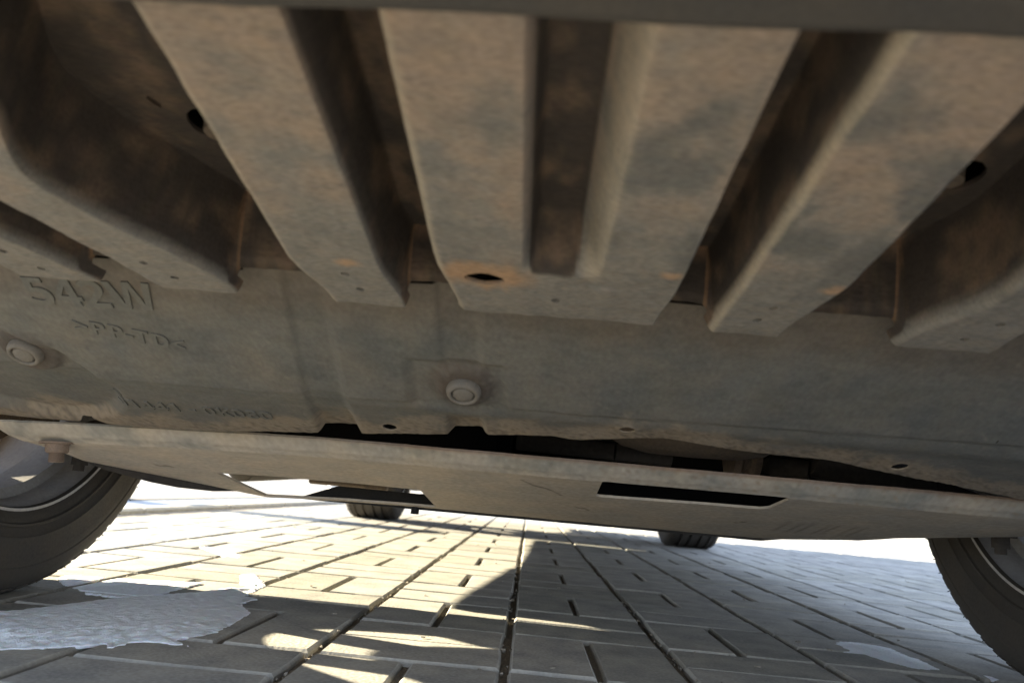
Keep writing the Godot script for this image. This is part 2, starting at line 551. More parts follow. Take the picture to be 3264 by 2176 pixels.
# ---------------------------------------------------------------- wheel
func build_wheel(parent: Node3D) -> Node3D:
	var w := Node3D.new()
	w.name = numbered("wheel", parent)
	parent.add_child(w, true)
	var mb := MB.new()
	var prof := [0.100, 0.246, 0.108, 0.252, 0.113, 0.266, 0.1165, 0.2675, 0.1165, 0.2705, 0.1145, 0.272, 0.1185, 0.283, 0.1205, 0.2845, 0.1205, 0.287, 0.1195, 0.289, 0.1225, 0.310, 0.1205, 0.322, 0.1215, 0.324, 0.1185, 0.338, 0.112, 0.349, 0.102, 0.3555]
	for gx in [0.066, 0.024, -0.024, -0.066]:
		prof.append_array([gx + 0.0065, 0.3595, gx + 0.0055, 0.352, gx - 0.0055, 0.352, gx - 0.0065, 0.3595])
	prof.append_array([-0.102, 0.3555, -0.112, 0.349, -0.1185, 0.338, -0.1215, 0.324, -0.1205, 0.322, -0.1225, 0.310, -0.120, 0.290, -0.113, 0.268, -0.108, 0.252, -0.100, 0.246])
	lathe(mb, prof, 120, Transform3D.IDENTITY, 35.0)
	# lateral sipes cut as raised shoulder lugs, and the moulding hairs on the shoulders
	for k in 72:
		var a := TAU * k / 72.0
		for s in [-1.0, 1.0]:
			var b := Basis(Vector3.RIGHT, a)
			bevel_box(mb, Vector3(-0.011, -0.001, -0.0115), Vector3(0.011, 0.0022, 0.0115), 0.001, Transform3D(b * Basis(Vector3.BACK, -s * 0.42), b * Vector3(s * 0.1000, 0.3555, 0)))
	for k in 54:
		var a := TAU * (k + 0.3 * sin(k * 5.0)) / 54.0
		var d := Vector3(0, cos(a), sin(a))
		for s in [-1.0, 1.0]:
			tube(mb, [d * 0.349 + Vector3(s * 0.111, 0, 0), d * (0.3515 + 0.001 * sin(k * 3.0)) + Vector3(s * 0.1145, 0, 0)], 0.0007, 4)
	obj("tyre", mb.done(), M.rubber, w)
	mb = MB.new()
	lathe(mb, [0.1065, 0.2475, 0.1085, 0.2600, 0.1045, 0.2625, 0.100, 0.2600, 0.098, 0.2490, 0.088, 0.2440, 0.060, 0.2400, 0.054, 0.2270, 0.006, 0.2250, -0.002, 0.2330, -0.040, 0.2370, -0.085, 0.2400, -0.098, 0.2490, -0.1015, 0.2600, -0.1065, 0.2625, -0.1095, 0.2590, -0.106, 0.2450], 120, Transform3D.IDENTITY, 35.0)
	obj("rim", mb.done(), M.alloy, w)
	var phase := deg_to_rad(-86.0)
	var hole := func(a: float, b: float) -> float:
		var r := Vector2(a, b).length()
		var ang := fposmod(atan2(b, a) - phase + PI / 10.0, TAU / 10.0) - PI / 10.0
		var across := (PI / 10.0 - absf(ang)) * r
		return maxf(maxf(0.0185 + 0.05 * (0.235 - r) - across, 0.088 - r), r - 0.207)
	var spokes := sheet(span(-0.245, 0.245, 0.0055), span(-0.245, 0.245, 0.0055),
		func(a: float, b: float) -> Vector3:
			var r := Vector2(a, b).length()
			return Vector3(-0.094 + 0.034 * smooth(0.2, 0.05, r), b, -a),
		func(a: float, b: float) -> float: return maxf(Vector2(a, b).length() - 0.2415, -hole.call(a, b)),
		0.024, Vector3.LEFT)
	obj("spokes", spokes, M.alloy, w)
	mb = MB.new()
	lathe(mb, [0.030, 0.0, 0.030, 0.055, 0.012, 0.062, 0.012, 0.170, -0.012, 0.170, -0.012, 0.062, -0.04, 0.06], 64, Transform3D.IDENTITY)
	obj("brake_disc", mb.done(), M.steel, w)
	obj("added_sun_shield", sheet(span(-0.225, 0.225, 0.006), span(-0.225, 0.225, 0.006),
		func(a: float, b: float) -> Vector3: return Vector3(0.026 - 0.012 * smooth(0.19, 0.21, Vector2(a, b).length()), b, -a),
		func(a: float, b: float) -> float: return maxf(Vector2(a, b).length() - 0.220, -0.135 - b - 0.02 * a),
		0.002, Vector3.RIGHT), M.steel, w)  # part disc added to stop sun through the upper spoke openings
	return w

func clip_mesh() -> ArrayMesh:
	# a push-in plastic clip: a fat ring with a round head sunk in it; axis +x
	var mb := MB.new()
	lathe(mb, [0.0, 0.0150, 0.0020, 0.0153, 0.0055, 0.0147, 0.0078, 0.0132, 0.0083, 0.0117, 0.0076, 0.0104, 0.0036, 0.0102], 64, Transform3D.IDENTITY, 60.0)
	lathe(mb, [0.0036, 0.0102, 0.0036, 0.0092, 0.0066, 0.0091, 0.0076, 0.0081, 0.0081, 0.0046, 0.0083, 0.0]  , 64, Transform3D.IDENTITY, 60.0)
	bevel_box(mb, Vector3(0.0074, -0.0078, -0.0006), Vector3(0.0083, -0.0071, 0.004), 0.0002)
	return mb.done()

# puts a mesh whose axis is +x on a surface: x to the outward normal
func seated(p: Vector3, n: Vector3, spin := 0.0) -> Transform3D:
	var u := n.cross(Vector3.FORWARD).normalized()
	var b := Basis(n, u, n.cross(u))
	return Transform3D(b * Basis(Vector3.RIGHT, spin), p)

func sheet_normal(f: Callable, X: float, D: float) -> Vector3:
	var e := 0.004
	var du: Vector3 = at(X + e, f.call(X + e, D), D) - at(X - e, f.call(X - e, D), D)
	var dv: Vector3 = at(X, f.call(X, D + e), D + e) - at(X, f.call(X, D - e), D - e)
	var g := du.cross(dv).normalized()
	return g if g.y < 0.0 else -g

func lettering(parent: Node3D, words: String, X: float, D: float, cap: float, turn: float, spread := 1.0) -> void:
	var t := TextMesh.new()
	var f := SystemFont.new()
	f.font_names = PackedStringArray(["Droid Sans"])
	f.font_weight = 700
	t.font = f
	t.font_size = 64
	t.text = words
	t.pixel_size = cap / 46.0
	t.depth = 0.004
	t.curve_step = 2.0
	# the letters follow the panel's curve
	var n := sheet_normal(panel_y, X, D)
	var slope := 1.0 / sqrt(1.0 + pow(n.z / n.y, 2.0))
	var arr := t.get_mesh_arrays()
	var v: PackedVector3Array = arr[Mesh.ARRAY_VERTEX]
	var idx: PackedInt32Array = arr[Mesh.ARRAY_INDEX]
	var pts := PackedVector3Array()
	for p in v:
		var q := Vector2(p.x * spread, p.y).rotated(turn)
		var x := X + q.x
		var d := D - q.y * slope
		pts.append(at(x, panel_y(x, d), d) + n * (0.0013 if p.z > 0.0 else -0.001))
	var mb := MB.new()
	for i in range(0, idx.size(), 3):
		var a := pts[idx[i]]
		var b := pts[idx[i + 1]]
		var c := pts[idx[i + 2]]
		var g := -(b - a).cross(c - a).normalized()
		mb.tri(a, b, c, g, g, g)
	obj("lettering", mb.done(), M.panel_text, parent)

func set_light() -> void:
	var cam := Camera3D.new()
	cam.name = "camera"
	var pitch := deg_to_rad(11.4407)
	var yaw := deg_to_rad(2.3436)
	var roll := deg_to_rad(5.12)
	var fw := Vector3(-sin(yaw) * cos(pitch), sin(pitch), -cos(yaw) * cos(pitch))
	var rt := Vector3(cos(yaw), 0, -sin(yaw))
	var up := rt.cross(fw)
	cam.transform = Transform3D(Basis(rt * cos(roll) + up * sin(roll), up * cos(roll) - rt * sin(roll), -fw), Vector3(0, 0.19, 0))
	cam.fov = 49.51
	cam.near = 0.02
	cam.far = 900.0
	var lens := CameraAttributesPhysical.new()
	lens.frustum_focal_length = 26.02
	lens.frustum_focus_distance = 0.9
	lens.exposure_aperture = 7.0
	lens.frustum_near = 0.02
	lens.frustum_far = 900.0
	cam.attributes = lens
	add_child(cam)
	cam.current = true

	var env := Environment.new()
	env.background_mode = Environment.BG_SKY
	var sky := Sky.new()
	var ps := ProceduralSkyMaterial.new()
	ps.sky_top_color = lin(0.24, 0.31, 0.45)
	ps.sky_horizon_color = lin(0.66, 0.72, 0.78)
	ps.sky_curve = 0.14
	ps.ground_bottom_color = lin(0.25, 0.22, 0.18)
	ps.ground_horizon_color = lin(0.5, 0.5, 0.48)
	ps.sun_angle_max = 12.0
	sky.sky_material = ps
	env.sky = sky
	env.background_energy_multiplier = 0.75
	env.tonemap_mode = Environment.TONE_MAPPER_LINEAR
	env.tonemap_exposure = 7.2
	env.sdfgi_enabled = true
	env.ssao_enabled = true
	env.ssil_enabled = true
	var we := WorldEnvironment.new()
	we.name = "sky"
	we.environment = env
	add_child(we)

	var sun := DirectionalLight3D.new()
	sun.name = "sun"
	sun.light_energy = 1.6
	sun.light_color = Color(1.0, 0.95, 0.835)
	sun.light_angular_distance = 0.5
	sun.shadow_enabled = true
	var travel := Vector3(1.0, -0.30, 0.20).normalized()
	sun.transform = Transform3D(Basis.looking_at(travel, Vector3.UP), Vector3(-20, 8, -5))
	add_child(sun)

func make_materials() -> void:
	rng.seed = 11
	fine.seed = 3; fine.noise_type = FastNoiseLite.TYPE_SIMPLEX_SMOOTH; fine.frequency = 0.1; fine.fractal_octaves = 4
	broad.seed = 8; broad.noise_type = FastNoiseLite.TYPE_SIMPLEX_SMOOTH; broad.frequency = 0.1; broad.fractal_octaves = 4
	var dust := grain_texture(21, 0.012, 0.24, 0.30, Color(1.0, 0.94, 0.86))
	var grit := grain_texture(33, 0.03, 0.26, 0.46, Color(1.0, 0.95, 0.88))
	var stone := grain_texture(45, 0.008, 0.42, 0.30, Color(1.0, 0.97, 0.93))
	var bump := height_texture(5, 0.05)
	var bump_fine := height_texture(6, 0.12)
	M.tray = surface(Color.WHITE, grit, 3.6, 0.85, bump, 0.05, true)
	M.tray.uv1_scale = Vector3(2.2, 4.0, 6.5)
	M.panel = surface(Color.WHITE, dust, 2.9, 0.82, bump_fine, 0.03, true)
	M.panel_text = surface(lin(0.130, 0.132, 0.126), dust, 2.9, 0.85)
	M.plate = surface(Color.WHITE, dust, 1.7, 0.8, bump_fine, 0.01, true)
	M.plate_back = surface(lin(0.03, 0.028, 0.026), dust, 3.0, 0.9)
	M.clip = surface(lin(0.165, 0.155, 0.142), dust, 6.0, 0.75)
	M.nut = surface(lin(0.24, 0.18, 0.14), grit, 8.0, 0.7)
	M.lip = surface(lin(0.055, 0.052, 0.05), dust, 4.0, 0.7)
	M.rubber = surface(lin(0.062, 0.056, 0.048), dust, 2.6, 0.9, bump_fine, 0.02)
	M.alloy = surface(lin(0.44, 0.43, 0.42), dust, 2.2, 0.5, null, 0.0, false, 0.25)
	M.steel = surface(lin(0.16, 0.12, 0.09), grit, 4.0, 0.7, null, 0.0, false, 0.3)
	M.under = surface(lin(0.06, 0.053, 0.047), grit, 2.0, 0.9)
	M.black = surface(lin(0.02, 0.02, 0.02), dust, 2.0, 0.9)
	M.dusty = surface(lin(0.13, 0.105, 0.085), grit, 3.0, 0.9, bump, 0.08)
	M.paint = surface(lin(0.16, 0.17, 0.18), null, 1.0, 0.35)
	M.joint = surface(lin(0.30, 0.265, 0.215), grit, 5.0, 0.95, bump, 0.3)
	M.grain = surface(lin(0.31, 0.28, 0.23), grit, 9.0, 0.9)
	M.soil = surface(lin(0.30, 0.27, 0.22), grit, 0.8, 0.95)
	M.road = surface(lin(0.27, 0.26, 0.24), grit, 0.9, 0.9)
	M.added_dark_ground = surface(lin(0.07, 0.068, 0.065), grit, 2.0, 0.9, bump, 0.2)
	M.gravel = surface(lin(0.30, 0.28, 0.25), grit, 2.4, 0.95, bump, 0.6)
	M.gutter = surface(lin(0.30, 0.33, 0.37), stone, 1.2, 0.6)
	M.kerb = surface(lin(0.42, 0.39, 0.33), stone, 2.5, 0.9, bump, 0.4)
	M.post = surface(lin(0.70, 0.70, 0.68), stone, 2.0, 0.6)
	M.foam = surface(lin(0.93, 0.93, 0.96), grain_texture(71, 0.03, 0.12, 0.26, Color(1.0, 1.0, 1.0), 0.97), 6.0, 0.7, bump_fine, 0.08)
	M.foam.subsurf_scatter_enabled = true
	M.foam.subsurf_scatter_strength = 0.2
	M.pavers = []
	for k in 7:
		var t := rng.randf_range(-1.0, 1.0)
		var b := 0.40 * (1.0 + 0.13 * t)
		M.pavers.append(surface(lin(b * 1.02, b * 0.985, b * (0.88 + rng.randf_range(-0.025, 0.02))), stone, 2.3 + 0.11 * k, 0.92, bump_fine, 0.05))
		M.pavers[k].metallic_specular = 0.25

# ---------------------------------------------------------------- pavement
const COL := 0.2125
const ROW := 0.218
const X0 := -0.0125
const D0 := 1.0785

func paver_mesh(sx: float, sz: float, variant: int) -> ArrayMesh:
	var r := RandomNumberGenerator.new()
	r.seed = 900 + variant * 17 + int(sx * 1000)
	var hx := sx * 0.5
	var hz := sz * 0.5
	var mb := MB.new()
	var b := 0.0034
	var top := []
	var mid := []
	var low := []
	for s in [[-1, -1], [0, -1], [1, -1], [1, 0], [1, 1], [0, 1], [-1, 1], [-1, 0]]:
		var j := Vector3(r.randf_range(-1, 1), 0, r.randf_range(-1, 1)) * 0.0011
		top.append(Vector3(s[0] * (hx - b), 0.0, s[1] * (hz - b)) + j + Vector3(0, r.randf_range(-0.0004, 0.0002), 0))
		mid.append(Vector3(s[0] * hx, -0.0038 + r.randf_range(-0.0008, 0.0008), s[1] * hz) + j)
		low.append(Vector3(s[0] * hx, -0.030, s[1] * hz) + j)
	var c := Vector3(0, 0.0001, 0)
	for k in 8:
		var q: int = (k + 1) % 8
		mb.tri(c, top[k], top[q], Vector3.UP, Vector3.UP, Vector3.UP)
		mb.flat(top[k], top[q], mid[q], mid[k], Vector3(0, -0.02, 0))
		mb.flat(mid[k], mid[q], low[q], low[k], Vector3(0, -0.02, 0))
	return mb.done()

func build_pavement() -> void:
	var mb := MB.new()
	mb.quad(Vector3(-300, -0.05, 300), Vector3(300, -0.05, 300), Vector3(300, -0.05, -600), Vector3(-300, -0.05, -600), Vector3.UP)
	structure("ground", mb.done(), M.soil)
	# bed of sand under the pavers
	var bed := sheet(span(-1.415, 6.4, 0.05), span(-0.55, 9.0, 0.05),
		func(x: float, d: float) -> Vector3: return at(x, -0.0078 + 0.0024 * fine.get_noise_2d(x * 90.0, d * 90.0), d),
		func(_x: float, _d: float) -> float: return -1.0, 0.0, Vector3.UP)
	var pav := structure("pavement", bed, M.joint)
	var across := []
	var along := []
	for k in 4:
		across.append(paver_mesh(COL - 0.0105, ROW * 0.5 - 0.0048, k))
		along.append(paver_mesh(COL * 0.5 - 0.0092, ROW - 0.0050, k))
	var all := []
	for i in range(-7, 31):
		for j in range(-7, 38):
			var xa := X0 + i * COL
			var da := D0 + j * ROW
			if xa < -1.42 or da > 9.0:
				continue
			for h in 2:
				var o := Vector3.ZERO
				var kind := posmod(i + j, 2)
				# the block right of the middle joint has its split pair at D 1.30
				if kind == 1:
					o = at(xa + COL * (0.25 + 0.5 * h), 0, da + ROW * 0.5)
				else:
					o = at(xa + COL * 0.5, 0, da + ROW * (0.25 + 0.5 * h))
				var dd := -o.z
				var seen := dd > 0.72 and absf(o.x + 0.02) < 0.15 + dd * 0.72
				var size := 1.0 / (dd * dd * dd) if seen else 0.0
				all.append([size, o, kind, rng.randi() % 4, rng.randi() % 7, rng.randf_range(-0.0012, 0.0010), rng.randf_range(-0.006, 0.006), rng.randf_range(-0.006, 0.006), rng.randf_range(-0.006, 0.006)])
	all.sort_custom(func(a, b): return a[0] > b[0])
	var rest := MB.new()
	for k in all.size():
		var a: Array = all[k]
		var m: ArrayMesh = along[a[3]] if a[2] == 1 else across[a[3]]
		var xf := Transform3D(Basis.from_euler(Vector3(a[6], a[7], a[8])), a[1] + Vector3(0, a[5], 0))
		if k < 300:
			var o := MeshInstance3D.new()
			o.name = "paver" if k == 0 else "paver_%03d" % k
			o.mesh = m
			o.material_override = M.pavers[a[4]]
			o.transform = xf
			pav.add_child(o, true)
		else:
			var arr := m.surface_get_arrays(0)
			var v: PackedVector3Array = arr[Mesh.ARRAY_VERTEX]
			var n: PackedVector3Array = arr[Mesh.ARRAY_NORMAL]
			for i in v.size():
				rest.v.append(xf * v[i])
				rest.n.append(xf.basis * n[i])
				var t := 1.0 + 0.10 * sin(k * 12.9898)
				rest.c.append(Color(t * 0.408, t * 0.394, t * 0.36))
	var far: StandardMaterial3D = M.pavers[0].duplicate()
	far.albedo_color = Color.WHITE
	far.vertex_color_use_as_albedo = true
	var ro := obj("paver_field", rest.done(), far, pav)
	ro.set_meta("kind", "stuff")
	# kerb, gutter, verge and road to the left; plain paving beyond
	mb = MB.new()
	for k in 60:
		var d := -6.0 + k * 0.8
		var j := 0.003 * sin(k * 7.3)
		bevel_box(mb, at(-1.50 + j, -0.04, d + 0.798), at(-1.42 + j, 0.012 + 0.3 * j, d + 0.004), 0.008)
	structure("kerb", mb.done(), M.kerb)
	mb = MB.new()
	mb.quad(at(-1.42, -0.004, -60), at(60, -0.004, -60), at(60, -0.004, -0.55), at(-1.42, -0.004, -0.55), Vector3.UP)
	structure("added_dark_ground", mb.done(), M.added_dark_ground)  # dark ground added out of view to cut light bounced under the car
	for s in [["gutter", -1.84, -1.502, -0.004, M.gutter], ["verge", -2.60, -1.842, 0.0, M.gravel], ["road", -90.0, -2.602, -0.006, M.road]]:
		mb = MB.new()
		var n := 30
		for k in n:
			var da := -20.0 + 12.0 * k
			mb.quad(at(s[1], s[3], da), at(s[2], s[3], da), at(s[2], s[3], da + 12.0), at(s[1], s[3], da + 12.0), Vector3.UP)
		structure(s[0], mb.done(), s[4])
	mb = MB.new()
	mb.quad(at(-1.42, -0.006, 9.0), at(80, -0.006, 9.0), at(80, -0.006, 300), at(-1.42, -0.006, 300), Vector3.UP)
	mb.quad(at(6.42, -0.006, -0.55), at(80, -0.006, -0.55), at(80, -0.006, 8.998), at(6.42, -0.006, 8.998), Vector3.UP)
	structure("far_paving", mb.done(), M.pavers[1])
	# grit lying in the joints
	mb = MB.new()
	for k in 620:
		var i := rng.randi_range(-4, 6)
		var d := 0.75 + pow(rng.randf(), 1.6) * 2.2
		var x := X0 + i * COL + rng.randf_range(-0.006, 0.006)
		if rng.randf() < 0.25:
			x = rng.randf_range(-0.9, 1.0)
			d = D0 + ROW * roundf((d - D0) / ROW * 2.0) * 0.5 + rng.randf_range(-0.004, 0.004)
		var r := rng.randf_range(0.0008, 0.0032)
		if rng.randf() < 0.04:
			r *= 1.6
		var y := -0.0062 + rng.randf_range(0.0, 0.005)
		var c := at(x, y + r * 0.4, d)
		var b := Basis.from_euler(Vector3(rng.randf() * 6, rng.randf() * 6, rng.randf() * 6))
		var p := []
		for e in [Vector3.RIGHT, Vector3.LEFT, Vector3.UP, Vector3.DOWN, Vector3.BACK, Vector3.FORWARD]:
			p.append(c + b * e * r * rng.randf_range(0.6, 1.25))
		for f in [[0, 2, 4], [0, 4, 3], [0, 3, 5], [0, 5, 2], [1, 4, 2], [1, 3, 4], [1, 5, 3], [1, 2, 5]]:
			mb.flat(p[f[0]], p[f[1]], p[f[2]], p[f[2]], c)
	for k in 34:
		var d := 0.8 + pow(rng.randf(), 1.4) * 2.4
		var x := rng.randf_range(-0.35, 0.5) * d
		var r := rng.randf_range(0.0015, 0.0048)
		var c := at(x, 0.0022, d)
		var b := Basis.from_euler(Vector3(rng.randf_range(-0.2, 0.2), rng.randf() * 6.0, rng.randf_range(-0.2, 0.2)))
		var q := []
		for e in [Vector3(-1, 0, -0.3), Vector3(0.9, 0, -0.4), Vector3(1.1, 0, 0.3), Vector3(-0.8, 0, 0.4)]:
			q.append(c + b * e * r * rng.randf_range(0.7, 1.3))
		mb.flat(q[0], q[1], q[2], q[3], c - Vector3(0, 1, 0))
		for t in 4:
			mb.flat(q[t], q[(t + 1) % 4], q[(t + 1) % 4] - Vector3(0, 0.0016, 0), q[t] - Vector3(0, 0.0016, 0), c)
	var g := obj("grit", mb.done(), M.grain)
	g.set_meta("kind", "stuff")
	tag(g, "pale sand grains and small grit caught in the paver joints", "grit")

# ---------------------------------------------------------------- foam, posts
func foam(label: String, pts: Array, height: float, ragged: float, film := false) -> void:
	var outline := poly(pts)
	var lo := Vector2(1e9, 1e9)
	var hi := -lo
	for p in outline:
		lo = lo.min(p)
		hi = hi.max(p)
	var cut := func(x: float, d: float) -> float:
		var s := sd_poly(Vector2(x, d), outline)
		s += ragged * (fine.get_noise_2d(x * 900.0, d * 500.0) + 0.6 * fine.get_noise_2d(x * 2600.0 + 31.0, d * 1500.0))
		if film:
			var jx := absf(fposmod((x - X0) / COL + 0.5, 1.0) - 0.5) * COL
			var jd := absf(fposmod((d - D0) / ROW + 0.5, 1.0) - 0.5) * ROW
			s = maxf(s, 0.0085 - minf(jx, jd + 0.004))
		return s
	var step := clampf((hi.x - lo.x) / 60.0, 0.0022, 0.0048)
	var m := sheet(span(lo.x - 0.015, hi.x + 0.015, step), span(lo.y - 0.015, hi.y + 0.015, step),
		func(x: float, d: float) -> Vector3:
			var s: float = -cut.call(x, d)
			var k := smooth(0.0, 0.05, s) if s > 0.0 else 0.0
			k = lerpf(k, sqrt(clampf(s / 0.05, 0.0, 1.0)), 0.5)
			return at(x, (0.0012 if film else -0.0002) + height * k * (1.0 + 0.25 * broad.get_noise_2d(x * 70.0, d * 70.0)) + 0.0014 * fine.get_noise_2d(x * 900.0 + d * 500.0, d * 300.0) * k, d),
		cut, 0.0035, Vector3.UP)
	tag(obj("foam_patch", m, M.foam), label, "foam", "white foam left on the pavers")

func build_foam() -> void:
	foam("broad low mound of white foam in the shade beside the left front tyre", [-0.72, 0.86, -0.606, 0.899, -0.589, 0.946, -0.56, 1.042, -0.522, 1.102, -0.486, 1.165, -0.468, 1.235, -0.453, 1.23, -0.43, 1.274, -0.418, 1.168, -0.393, 1.156, -0.402, 1.109, -0.361, 1.037, -0.359, 1.005, -0.353, 0.959, -0.351, 0.906, -0.364, 0.866, -0.375, 0.849, -0.35, 0.829, -0.382, 0.833, -0.405, 0.827, -0.411, 0.806, -0.411, 0.785, -0.425, 0.806, -0.431, 0.793, -0.462, 0.765, -0.494, 0.743, -0.62, 0.70], 0.0085, 0.0055)
	foam("thin film of white foam behind the large mound, cut by the sunlight's edge", [-0.702, 1.156, -0.714, 1.191, -0.626, 1.218, -0.608, 1.224, -0.554, 1.24, -0.524, 1.251, -0.521, 1.187, -0.525, 1.1, -0.541, 1.075, -0.557, 1.057, -0.604, 1.065, -0.667, 1.116], 0.0012, 0.006, true)
	foam("streaky tongue of white foam on the shaded pavers near the right front tyre", [0.493, 1.256, 0.515, 1.286, 0.552, 1.297, 0.578, 1.282, 0.6, 1.26, 0.597, 1.2, 0.598, 1.155, 0.594, 1.111, 0.567, 1.096, 0.543, 1.102, 0.523, 1.139, 0.512, 1.18, 0.483, 1.185, 0.498, 1.202, 0.493, 1.235], 0.004, 0.004)
	foam("tiny foam fleck nearest the right front tyre", [0.646, 1.11, 0.654, 1.105, 0.653, 1.086, 0.639, 1.08], 0.002, 0.001)
	foam("small foam blob in full sun farthest out on the bright pavers", [-0.762, 1.779, -0.748, 1.798, -0.683, 1.751, -0.622, 1.689, -0.603, 1.624, -0.657, 1.65, -0.718, 1.729], 0.005, 0.004)
	foam("small dazzling foam blob at the edge of the sunlight above the large mound", [-0.51, 1.388, -0.498, 1.422, -0.464, 1.362, -0.43, 1.292, -0.425, 1.242, -0.449, 1.259, -0.468, 1.28], 0.006, 0.004)

func build_posts() -> void:
	for s in [[-1.50, 5.75, 0.85, 0.042, "white post standing at the kerb, seen through the skid plate's cutout"], [-2.05, 3.46, 0.48, 0.115, "unseen thick white post added on the verge to shadow the sunny pavers"]]:  # the second post is unseen, put in only for its shadow
		var p := Node3D.new()
		p.name = numbered("post", self)
		add_child(p)
		p.position = at(s[0], 0.0, s[1])
		var mb := MB.new()
		tube(mb, [Vector3(0, -0.05, 0), Vector3(0, s[2], 0)], s[3], 24)
		obj("shaft", mb.done(), M.post, p)
		mb = MB.new()
		lathe(mb, [0.0, s[3] * 1.5, 0.012, s[3] * 1.5, 0.018, s[3] * 1.2, 0.018, s[3]], 24, Transform3D(Basis(Vector3.UP, Vector3.RIGHT, Vector3.FORWARD), Vector3.ZERO))
		obj("base_collar", mb.done(), M.post, p)
		tag(p, s[4], "post", "white posts left of the car")

# ---------------------------------------------------------------- the car
func body_half(y: float) -> float:
	return 0.885 - 0.05 * smooth(0.5, 0.2, y) - 0.19 * smooth(1.0, 1.75, y)

func build_car() -> void:
	var car := Node3D.new()
	car.name = "car"
	add_child(car)
	tag(car, "dusty car seen from below its front bumper, ribbed tray and skid plate overhead", "car")

	# ribbed front tray
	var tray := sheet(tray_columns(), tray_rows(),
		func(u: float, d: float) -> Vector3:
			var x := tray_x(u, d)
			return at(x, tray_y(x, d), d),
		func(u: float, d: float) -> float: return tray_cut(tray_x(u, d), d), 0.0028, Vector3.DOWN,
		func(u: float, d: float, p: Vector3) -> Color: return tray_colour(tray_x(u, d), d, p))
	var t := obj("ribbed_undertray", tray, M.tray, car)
	t.set_meta("label", "brown-grey ribbed tray with deep grooves, rust specks over painted shade")
	for s in [[-0.2105, 0.4275], [0.2330, 0.4255]]:
		var mb := MB.new()
		var X: float = s[0]
		var D: float = s[1]
		lathe(mb, [0.0, 0.0, 0.0, 0.0125, -0.012, 0.0135], 28, seated(at(X, tray_y(X - 0.0 + 0.0, D) - 0.001, D), Vector3(0, -1, 0)))
		obj("plug", mb.done(), M.dusty, t)

	# flat splash panel behind it
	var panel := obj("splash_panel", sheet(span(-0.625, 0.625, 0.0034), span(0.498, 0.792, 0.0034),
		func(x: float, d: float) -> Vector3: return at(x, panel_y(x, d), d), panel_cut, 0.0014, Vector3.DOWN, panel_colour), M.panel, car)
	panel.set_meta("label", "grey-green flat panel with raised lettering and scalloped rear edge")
	var cm := clip_mesh()
	for s in [[-0.064, 0.636, 0.3], [-0.458, 0.639, 0.9]]:
		var o := obj("clip", cm, M.clip, panel)
		var n := sheet_normal(panel_y, s[0], s[1])
		o.transform = seated(at(s[0], panel_y(s[0], s[1]), s[1]) - n * 0.001, n, s[2])
	lettering(panel, "542W", -0.362, 0.5625, 0.030, 0.02, 1.0)
	lettering(panel, ">PP-TD<", -0.347, 0.6035, 0.0165, -0.16, 1.06)
	lettering(panel, "51441 - 0K080", -0.338, 0.7215, 0.019, 0.0, 0.95)

	# skid plate
	var plate := obj("skid_plate", sheet(span(-0.612, 0.612, 0.0042), span(0.800, 1.124, 0.0042),
		func(x: float, d: float) -> Vector3: return at(x, plate_y(x, d), d), plate_cut, 0.003, Vector3.DOWN, plate_colour), M.plate, car)
	plate.set_meta("label", "beige dusty skid plate with two cutouts")
	var flange := poly([-0.412, 0.150, -0.335, 0.154, -0.285, 0.1735, -0.16, 0.1725, -0.128, 0.178, -0.05, 0.175, 0.34, 0.175, 0.40, 0.16, 0.34, 0.150])
	obj("rear_flange", sheet(span(-0.42, 0.41, 0.006), span(0.145, 0.185, 0.004),
		func(x: float, y: float) -> Vector3: return at(x, y + 0.0025, 1.1145 + (y - 0.155) * 0.1),
		func(x: float, y: float) -> float: return sd_poly(Vector2(x, y), flange), 0.003, Vector3.BACK), M.plate_back, plate)
	var mb := MB.new()
	var rim_pts := [Vector2(-0.566, 0.915), Vector2(-0.543, 0.950), Vector2(-0.506, 0.997), Vector2(-0.482, 1.024), Vector2(-0.448, 1.062), Vector2(-0.425, 1.086)]
	for i in rim_pts.size() - 1:
		var a: Vector2 = rim_pts[i]
		var b: Vector2 = rim_pts[i + 1]
		var ya := plate_y(a.x, a.y) + 0.002
		var yb := plate_y(b.x, b.y) + 0.002
		var ha := 0.011 * sin(PI * i / 5.0) + 0.001
		var hb := 0.011 * sin(PI * (i + 1) / 5.0) + 0.001
		for dz in [0.0, 0.003]:
			mb.flat(at(a.x, ya, a.y + dz), at(b.x, yb, b.y + dz), at(b.x, yb - hb, b.y + dz), at(a.x, ya - ha, a.y + dz), at(a.x, ya, a.y + 0.0015))
		mb.flat(at(a.x, ya - ha, a.y), at(b.x, yb - hb, b.y), at(b.x, yb - hb, b.y + 0.003), at(a.x, ya - ha, a.y + 0.003), at(a.x, ya + 0.1, a.y))
	obj("side_flange", mb.done(), M.under, plate)
	# nut and threaded end at the plate's left
	mb = MB.new()
	var np := at(-0.541, plate_y(-0.541, 0.838) + 0.001, 0.838)
	var nx := Transform3D(Basis(Vector3.DOWN, Vector3.RIGHT, Vector3.FORWARD).rotated(Vector3.BACK, 0.09).scaled(Vector3(0.88, 0.66, 0.88)), np)
	lathe(mb, [0.0, 0.0215, 0.003, 0.0215, 0.0035, 0.012], 40, nx)
	obj("washer", mb.done(), M.nut, plate)
	mb = MB.new()
	lathe(mb, [0.003, 0.0, 0.003, 0.0155, 0.0155, 0.0155, 0.0185, 0.0135, 0.0185, 0.0], 6, nx, 1.0)
	obj("nut", mb.done(), M.nut, plate)
	mb = MB.new()
	var th := []
	for k in 8:
		th.append_array([0.0185 + 0.0019 * k, 0.0083, 0.01945 + 0.0019 * k, 0.0096])
	th.append_array([0.0345, 0.008, 0.0345, 0.0])
	lathe(mb, th, 32, nx, 20.0)
